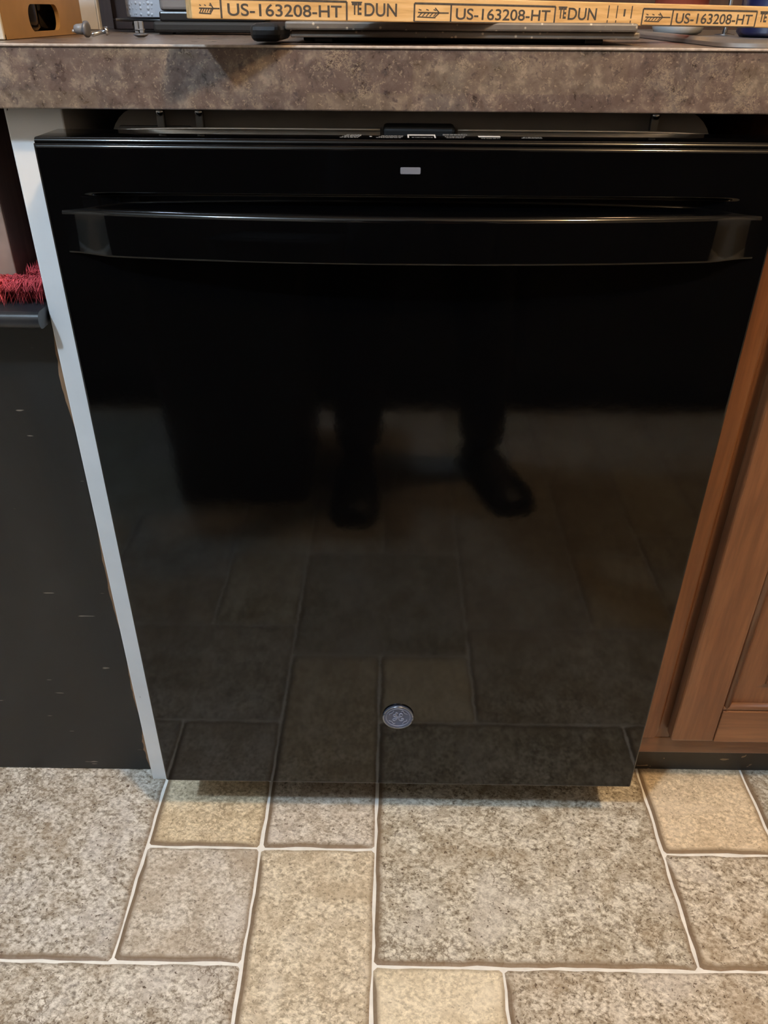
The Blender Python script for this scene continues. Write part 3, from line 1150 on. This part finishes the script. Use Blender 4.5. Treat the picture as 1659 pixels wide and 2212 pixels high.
# loose hardware
pl = tag(empty('cone_plug', (-.313, .20, Z)), 'small grey plastic cone plug lying by the carton', 'plug')
RYp = Matrix.Rotation(math.radians(90), 4, 'Y') @ Matrix.Rotation(math.radians(8), 4, 'X')
lathe('plug_body', [(0, -.0075), (.0034, -.0075), (.0042, -.006), (.0050, .003), (0, .003)], 'grey_plastic', pl, (-.3138, .20, Z + .0070), RYp, 14)
lathe('plug_flange', [(0, .0031), (.0070, .0031), (.0070, .0052), (.0045, .0060), (0, .0060)], 'mid_grey_plastic', pl, (-.3138, .20, Z + .0070), RYp, 18)
lathe('plug_tip', [(0, -.0105), (.0012, -.0100), (.0015, -.0076), (0, -.0076)], 'bright_trim', pl, (-.3138, .1985, Z + .0055), RYp, 8)
sc_ = tag(empty('machine_screw', (-.311, .24, Z)), 'short silver screw lying beside the grey cone plug', 'screw')
RYs = Matrix.Rotation(math.radians(25), 4, 'Z') @ Matrix.Rotation(math.radians(78), 4, 'Y')
lathe('screw_shank', [(0, -.011), (.0014, -.011), (.0019, -.009), (.0019, .003), (0, .003)], 'steel', sc_, (-.3045, .228, Z + .0040), RYs, 12)
lathe('screw_head', [(0, .0031), (.0037, .0031), (.0040, .0042), (.0034, .0066), (0, .0070)], 'steel', sc_, (-.3045, .228, Z + .0040), RYs, 14)
rv = tag(empty('push_rivet', (-.264, .22, Z)), 'grey plastic push rivet standing on its round head', 'rivet')
lathe('rivet_head', [(0, 0), (.0030, 0), (.0060, .0012), (.0075, .0026), (.0055, .0032), (0, .0032)], 'mid_grey_plastic', rv, (-.264, .22, Z), None, 20)
for k in range(3):
    a = math.radians(200 + 120 * k)
    box('rivet_leg', (-.264 + .0028 * math.cos(a) - .0019, .22 + .0028 * math.sin(a) - .0019, Z + .0033), (-.264 + .0028 * math.cos(a) + .0019, .22 + .0028 * math.sin(a) + .0019, Z + .0135), 'grey_plastic', rv, .0005, 1)
box('rivet_collar', (-.2680, .2160, Z + .0060), (-.2600, .2240, Z + .0072), 'mid_grey_plastic', rv, .0004, 1)

# raised speckled slab on dark feet with a black grip at its left end
sl = tag(empty('speckled_slab', (.04, .22, Z)), 'grey speckled flat griddle plate on small dark feet under the stamped stick', 'griddle')
box('plate', (-.108, .100, .9240), (.190, .36, .9304), 'speckled_grey_coating', sl, .0016, 2)
box('plate_skirt', (-.104, .1035, .9186), (.1935, .357, .9238), 'speckled_grey_coating', sl, .0012, 2)
box('plate_core', (-.095, .125, Z + .001), (.165, .34, .9186), 'matte_black', sl, .001)
for x in (.150, -.085):
    for y in (.118, .33):
        box('plate_foot', (x, y, Z), (x + .016, y + .012, .9186), 'soft_black_rubber', sl, .001)
gp = box('grip', (-.134, .074, Z + .0015), (-.1085, .150, .9292), 'black_plastic', sl, .005, 3)

# stamped pine stick lying across the slab
PS0 = Vector((-.1662, .0100)); PS1 = Vector((.2793, .1800))
dv = (PS1 - PS0).normalized()
ang = math.atan2(dv.y, dv.x)
SL, SH = .64, .0172
sag = -math.atan2(.0062, .54)
stick = empty('stamped_stick', (PS0.x, PS0.y, .9325))
stick.rotation_euler = (0, -sag, ang)
tag(stick, 'long pine stick with black stamped codes lying across the griddle plate', 'stick')


def child(o):
    o.parent = stick
    o.matrix_parent_inverse = Matrix.Identity(4)
    return o


child(box('stick_body', (0, 0, 0), (SL, .026, SH), 'pine_stick_wood', None, .0007, 2))
INK = -.00012


def ink_bar(s0, z0, s1, z1, w=.0014):
    p, q = Vector((s0, z0)), Vector((s1, z1))
    d = (q - p).normalized(); nrm = Vector((-d.y, d.x)) * w / 2
    bm = bmesh.new()
    a = [p - nrm, q - nrm, q + nrm, p + nrm]
    f = [bm.verts.new((c.x, INK, c.y)) for c in a]; b = [bm.verts.new((c.x, .0002, c.y)) for c in a]
    bm.faces.new(f); bm.faces.new(b)
    for i in range(4): bm.faces.new((f[i], f[(i + 1) % 4], b[(i + 1) % 4], b[i]))
    child(bm_obj('ink_line', bm, 'ink_black'))


def ink_text(txt, s0, s1, z0, z1, bold=.012):
    cu = bpy.data.curves.new('ink_text', 'FONT')
    cu.body = txt
    cu.size = 1.0
    cu.offset = bold
    cu.extrude = .002
    o = bpy.data.objects.new('ink_text', cu)
    COL.objects.link(o)
    dg = bpy.context.evaluated_depsgraph_get()
    me = bpy.data.meshes.new_from_object(o.evaluated_get(dg))
    bpy.data.objects.remove(o)
    xs = [v.co.x for v in me.vertices]; ys = [v.co.y for v in me.vertices]
    ax, bx_, ay, by_ = min(xs), max(xs), min(ys), max(ys)
    for v in me.vertices:
        x = s0 + (v.co.x - ax) / (bx_ - ax) * (s1 - s0)
        z = z0 + (v.co.y - ay) / (by_ - ay) * (z1 - z0)
        v.co = Vector((x, INK if v.co.z > 0 else .0002, z))
    child(link('ink_text', me, 'ink_black'))


def arrow_mark(s0, s1, lo, hi):
    m_ = lo + (hi - lo) * .50
    L = s1 - s0
    ink_bar(s0 + .10 * L, m_, s1 - .06 * L, m_, .0009)
    for k in range(5):
        s = s0 + (.12 + .10 * k) * L
        ink_bar(s, m_ - .0026, s + .09 * L, m_, .0007)
        if k % 2 == 0:
            ink_bar(s, m_ + .0022, s + .07 * L, m_ + .0016, .0007)
    ink_bar(s0 + .08 * L, m_ - .0030, s0 + .58 * L, m_ - .0034, .0008)
    ink_bar(s0 + .56 * L, m_ + .0034, s0 + .68 * L, m_, .0009)
    ink_bar(s0 + .56 * L, m_ - .0030, s0 + .68 * L, m_, .0009)


for a0, u0, u1, e0, e1, t0, t1, g0, g1 in (
        (.004, .0222, .1212, .027, .117, .1255, .1335, .1360, .1635),
        (.1786, .2110, .3085, .2155, .304, .3120, .3195, .3215, .3500),
        (.3978, .4298, .5243, .4338, .520, .5285, .537, .5400, .569)):
    lo, hi = .0007, .0131
    ink_bar(a0, hi, u1, hi)
    if a0 > .01:
        ink_bar(a0, lo, u1, lo, .0008)
        ink_bar(a0, lo, a0, hi)
    ink_bar(u0, lo, u0, hi); ink_bar(u1, lo, u1, hi)
    arrow_mark(a0, u0, lo, hi)
    ink_text('US-163208-HT', e0, e1, .0024, .0105)
    ink_text('TE', t0, t1, .0045, .0125, .03)
    ink_bar(t0 - .0005, .0129, t1 + .0005, .0129, .0009)
    ink_text('DUN', g0, g1, .0036, .0126)
for s in (.3618, .3706, .3858):
    ink_bar(s, .001, s, .0040, .0010); ink_bar(s, .0055, s, .0150, .0010)
ink_bar(.3785, .0070, .3785, .0125, .0018)

# stainless tray at the right end of the counter
tr = tag(empty('steel_tray', (.42, .22, Z)), 'shallow stainless steel tray at the right end of the counter', 'tray')
bm = bmesh.new()
def rr(i, z): return [bm.verts.new((p[0], p[1], z)) for p in rrect(.49, .255, .235 - i, .19 - i, .035 - i * .6 if i < .03 else .02, 6)]
rs = [rr(0, Z), rr(.0, Z + .0030), rr(.004, Z + .0058), rr(.016, Z + .0052), rr(.022, Z + .0016), rr(.030, Z + .0010)]
for a, b in zip(rs[:-1], rs[1:]):
    for i in range(len(a)): bm.faces.new((a[i], a[(i + 1) % len(a)], b[(i + 1) % len(a)], b[i]))
bm.faces.new(rs[-1])
shade_auto(bm_obj('tray_pan', bm, 'brushed_steel', tr), 40)

tub_ = tag(empty('white_tub', (.310, .39, Z)), 'white plastic tub with red upper part behind the stick', 'tub')
lathe('tub_base', [(0, .0018), (.0225, .0018), (.0265, .0040), (.0295, .012), (.0308, .029), (0, .029)], 'milk_plastic', tub_, (.310, .39, Z), None, 32)
lathe('tub_sleeve', [(0, .0291), (.0295, .0291), (.0285, .085), (.022, .095), (0, .096)], 'red_plastic', tub_, (.310, .39, Z), None, 32)
nb = tag(empty('navy_bottle', (.392, .33, Z)), 'dark navy plastic bottle standing in the steel tray', 'bottle')
lathe('bottle_body', [(0, .0016), (.030, .0016), (.034, .006), (.034, .11), (.024, .13), (.012, .14), (.012, .15), (0, .15)], 'navy_plastic', nb, (.392, .33, Z), None, 32)
lathe('bottle_cap', [(0, .1502), (.014, .1502), (.014, .168), (0, .168)], 'milk_plastic', nb, (.392, .33, Z), None, 20)
rd = tag(empty('steel_skewer', (.382, .42, Z)), 'thin upright steel rod behind the stick near the navy bottle', 'rod')
lathe('rod_stem', [(0, .0015), (.0028, .0015), (.0028, .16), (0, .16)], 'steel', rd, (.3755, .42, Z), None, 12)
lathe('rod_base', [(0, .0012), (.012, .0012), (.012, .0016), (.0028, .0030)], 'steel', rd, (.3755, .42, Z), None, 20)

# ------------------------------------------------------------------ opposite side of the kitchen (seen only as a dark reflection)
for i in range(5):
    x0 = -1.5 + i * .6
    e = tag(empty('opposite_cabinet', (x0 + .3, -1.80, 0)), ['dark brown base cabinet opposite, beside the far left wall', 'dark brown base cabinet opposite, second from the left wall', 'dark brown base cabinet opposite, straight behind the person', 'dark brown base cabinet opposite, second from the right wall', 'dark brown base cabinet opposite, beside the far right wall'][i], 'cabinet', 'cabinets across the room')
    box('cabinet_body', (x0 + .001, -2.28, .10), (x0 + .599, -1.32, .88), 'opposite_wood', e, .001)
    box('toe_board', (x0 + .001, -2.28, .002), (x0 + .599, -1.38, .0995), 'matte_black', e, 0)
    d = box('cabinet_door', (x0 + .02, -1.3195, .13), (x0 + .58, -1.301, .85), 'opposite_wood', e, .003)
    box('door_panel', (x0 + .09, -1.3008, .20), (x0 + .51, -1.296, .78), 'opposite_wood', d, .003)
    lathe('knob', [(0, 0), (.006, 0), (.006, .010), (.013, .016), (.012, .024), (0, .027)], 'dull_zinc', d, (x0 + .54, -1.3008, .72), Matrix.Rotation(math.radians(-90), 4, 'X'), 16)
oc = box('opposite_worktop', (-1.52, -2.29, .8805), (1.52, -1.285, .918), 'stone_look_laminate', None, .002)
tag(oc, 'brown worktop over the dark cabinets across the room', 'countertop')

kbn = tag(empty('kitchen_bin', (-.35, -1.0, 0)), 'black kitchen bin on the floor beside the person, mirrored in the dishwasher door', 'bin')
bm = bmesh.new()
lo = [bm.verts.new((p_[0], p_[1], .0018)) for p_ in rrect(-.345, -1.0, .145, .165, .03, 5)]
hi = [bm.verts.new((p_[0], p_[1], .56)) for p_ in rrect(-.345, -1.0, .172, .195, .035, 5)]
bm.faces.new(lo); bm.faces.new(hi)
for i in range(len(lo)): bm.faces.new((lo[i], lo[(i + 1) % len(lo)], hi[(i + 1) % len(lo)], hi[i]))
shade_auto(bm_obj('bin_body', bm, 'soft_black_rubber', kbn), 40)
shade_auto(prism('bin_lid', rrect(-.345, -1.0, .178, .200, .04, 5), .5605, .585, 'black_plastic', kbn, 'z'), 40)
box('lid_flap', (-.45, -1.12, .5852), (-.24, -.88, .592), 'soft_black_rubber', kbn, .003)

# ------------------------------------------------------------------ the photographer, mirrored in the door
PX = .06
person = empty('person', (PX, -.95, 0))
tag(person, 'person in dark clothes and black shoes holding a phone, mirrored in the dishwasher door', 'person')


def skin_mesh(name, verts, edges, mats, pick, sub=2):
    me = bpy.data.meshes.new(name)
    me.from_pydata([v[0] for v in verts], edges, [])
    o = bpy.data.objects.new(name, me)
    COL.objects.link(o)
    md = o.modifiers.new('skin', 'SKIN')
    md.use_smooth_shade = True
    if not me.skin_vertices: me.skin_vertices.new()
    sv = me.skin_vertices[0].data
    for i, v in enumerate(verts):
        r_ = v[1]
        sv[i].radius = r_ if hasattr(r_, '__len__') else (r_, r_)
    sv[0].use_root = True
    ss = o.modifiers.new('sub', 'SUBSURF')
    ss.levels = ss.render_levels = sub
    dg = bpy.context.evaluated_depsgraph_get()
    nm = bpy.data.meshes.new_from_object(o.evaluated_get(dg))
    bpy.data.objects.remove(o)
    nm.name = name
    nm.materials.clear()
    for k in mats: nm.materials.append(MATS[k])
    for p in nm.polygons:
        p.use_smooth = True
        p.material_index = pick(p.center)
    ob = bpy.data.objects.new(name, nm)
    COL.objects.link(ob)
    ob.parent = person
    ob.matrix_parent_inverse = person.matrix_basis.inverted()
    return ob


V = []
E_ = []


def add(co, r_, prev=None):
    V.append((Vector(co), r_))
    if prev is not None: E_.append((prev, len(V) - 1))
    return len(V) - 1


pel = add((PX, -.945, .93), (.170, .125))
wai = add((PX, -.945, 1.08), (.165, .120), pel)
chs = add((PX, -.950, 1.27), (.180, .125), wai)
nkb = add((PX, -.945, 1.42), (.090, .080), chs)
nk = add((PX, -.915, 1.50), (.057, .057), nkb)
hd0 = add((PX, -.880, 1.560), (.068, .080), nk)
hd1 = add((PX, -.870, 1.635), (.076, .092), hd0)
hd2 = add((PX, -.885, 1.695), (.055, .065), hd1)
nose = add((PX, -.785, 1.590), (.012, .014), hd0)
for s in (-1, 1):
    add((PX + s * .078, -.885, 1.605), (.012, .02), hd1)        # ears
# legs
hipL = add((PX - .095, -.945, .86), .105, pel)
knL = add((-.080, -.945, .49), .075, hipL)
anL = add((-.090, -.965, .12), .060, knL)
add((-.090, -.965, .055), .054, anL)
hipR = add((PX + .095, -.945, .86), .105, pel)
knR = add((.165, -.965, .49), .075, hipR)
anR = add((.200, -1.000, .12), .060, knR)
add((.205, -.995, .055), .054, anR)
# arms, palms and fingers closing on the phone's long sides
phc = CAM + CR * .022 - CU * .050 - CF * .0090
for s in (-1, 1):
    sh = add((PX + s * .185, -.950, 1.36), .070, chs)
    el = add((PX + s * .270, -.930, 1.08), .050, sh)
    wr = add(phc + CR * s * .085 - CU * .060 - CF * .055, .026, el)
    pa = add(phc + CR * s * .060 - CU * .028 - CF * .030, (.027, .017), wr)
    for k in range(4):
        up = -.030 + .020 * k
        ln = (.85, 1.0, 1.05, .95)[k]
        f1 = add(phc + CR * s * .062 + CU * up * .8 - CF * .012, .0095, pa)
        f2 = add(phc + CR * s * .052 + CU * up + CF * .009 * ln, .0085, f1)
        add(phc + CR * s * (.052 - .020 * ln) + CU * (up + .002) + CF * .0125, .0075, f2)
    t1 = add(phc + CR * s * .052 - CU * .014 - CF * .030, .0110, pa)
    t2 = add(phc + CR * s * .036 + CU * .004 - CF * .022, .0100, t1)
    add(phc + CR * s * .020 + CU * .012 - CF * .0165, .0085, t2)


def pick(c):
    if c.z < .95: 
        if (c - phc).length < .16 and c.y > -.87: return 2
        return 0
    if c.z > 1.455: return 2
    if (c - phc).length < .15: return 2
    return 1


skin_mesh('body', V, E_, ['trouser_cloth', 'shirt_cloth', 'skin'], pick, 1)
# hair cap, eyes, mouth
bm = bmesh.new()
bmesh.ops.create_uvsphere(bm, u_segments=24, v_segments=16, radius=1)
for v in bm.verts:
    v.co = Vector((PX + v.co.x * .092, -.897 + v.co.y * .108, 1.647 + v.co.z * .088))
bmesh.ops.delete(bm, geom=[v for v in bm.verts if v.co.z < 1.595 - (v.co.y + .897) * .9 and v.co.y > -.945 and v.co.z < 1.655], context='VERTS')
bm_obj('hair', bm, 'hair_brown', person, True)
for s in (-1, 1):
    lathe('eye', [(0, -.010), (.007, -.007), (.010, 0), (.007, .007), (0, .010)], 'eye_white', person, (PX + s * .030, -.797, 1.627), None, 12)
tube('mouth', [(PX - .022, -.806, 1.551), (PX, -.800, 1.548), (PX + .022, -.806, 1.551)], .005, 'red_plastic', person, 8)


def shoe(cx, cy, rz, label):
    # heel at local y=-.09, toe at +.18
    bm = bmesh.new()
    N = 16
    secs = [(-.092, .024, .045), (-.085, .034, .060), (-.05, .038, .078), (0, .040, .075), (.05, .044, .058), (.10, .050, .048), (.14, .050, .042), (.168, .040, .034), (.180, .022, .024)]
    R = Matrix.Translation((cx, cy, 0)) @ Matrix.Rotation(rz, 4, 'Z')
    rings = []
    for y, w, hgt in secs:
        ring_ = []
        for k in range(N):
            a = 2 * math.pi * k / N
            z = .008 + max(0, (math.sin(a) * .5 + .5)) ** .8 * hgt if True else 0
            ring_.append(bm.verts.new(R @ Vector((w * math.cos(a) * (1 - .25 * max(0, math.sin(a))), y, z))))
        rings.append(ring_)
    for a, b in zip(rings[:-1], rings[1:]):
        for k in range(N): bm.faces.new((a[k], a[(k + 1) % N], b[(k + 1) % N], b[k]))
    bm.faces.new(rings[0]); bm.faces.new(list(reversed(rings[-1])))
    so = bm_obj('shoe', bm, 'shoe_black', person, True)
    pr = [(w * 1.06 * sgn, y * 1.02) for sgn, seq in ((1, secs), (-1, list(reversed(secs)))) for y, w, _ in seq]
    bm = bmesh.new()
    lo = [bm.verts.new(R @ Vector((p[0], p[1], .0018))) for p in pr]; hi = [bm.verts.new(R @ Vector((p[0], p[1], .017))) for p in pr]
    bm.faces.new(lo); bm.faces.new(hi)
    for i in range(len(pr)): bm.faces.new((lo[i], lo[(i + 1) % len(pr)], hi[(i + 1) % len(pr)], hi[i]))
    bm_obj('sole', bm, 'shoe_sole', so)


shoe(-.090, -.915, math.radians(0), 'left')
shoe(.208, -.960, math.radians(-20), 'right')

ph = empty('phone', phc)
ph.rotation_euler = Matrix((CR, CU, -CF)).transposed().to_euler()
tag(ph, 'dark phone held in both hands of the person', 'phone')


def ph_part(o):
    o.parent = ph
    o.matrix_parent_inverse = Matrix.Identity(4)
    return o


ph_part(prism('phone_body', rrect(0, 0, .0358, .0735, .010, 6), -.004, .004, 'phone_dark', None, 'z'))
ph_part(prism('phone_screen', rrect(0, 0, .0335, .0712, .008, 6), .0041, .0044, 'dark_glass', None, 'z'))
ph_part(lathe('lens', [(0, -.0055), (.0065, -.0055), (.0070, -.0041), (0, -.0041)], 'dark_glass', None, (-.022, .050, 0), None, 24))
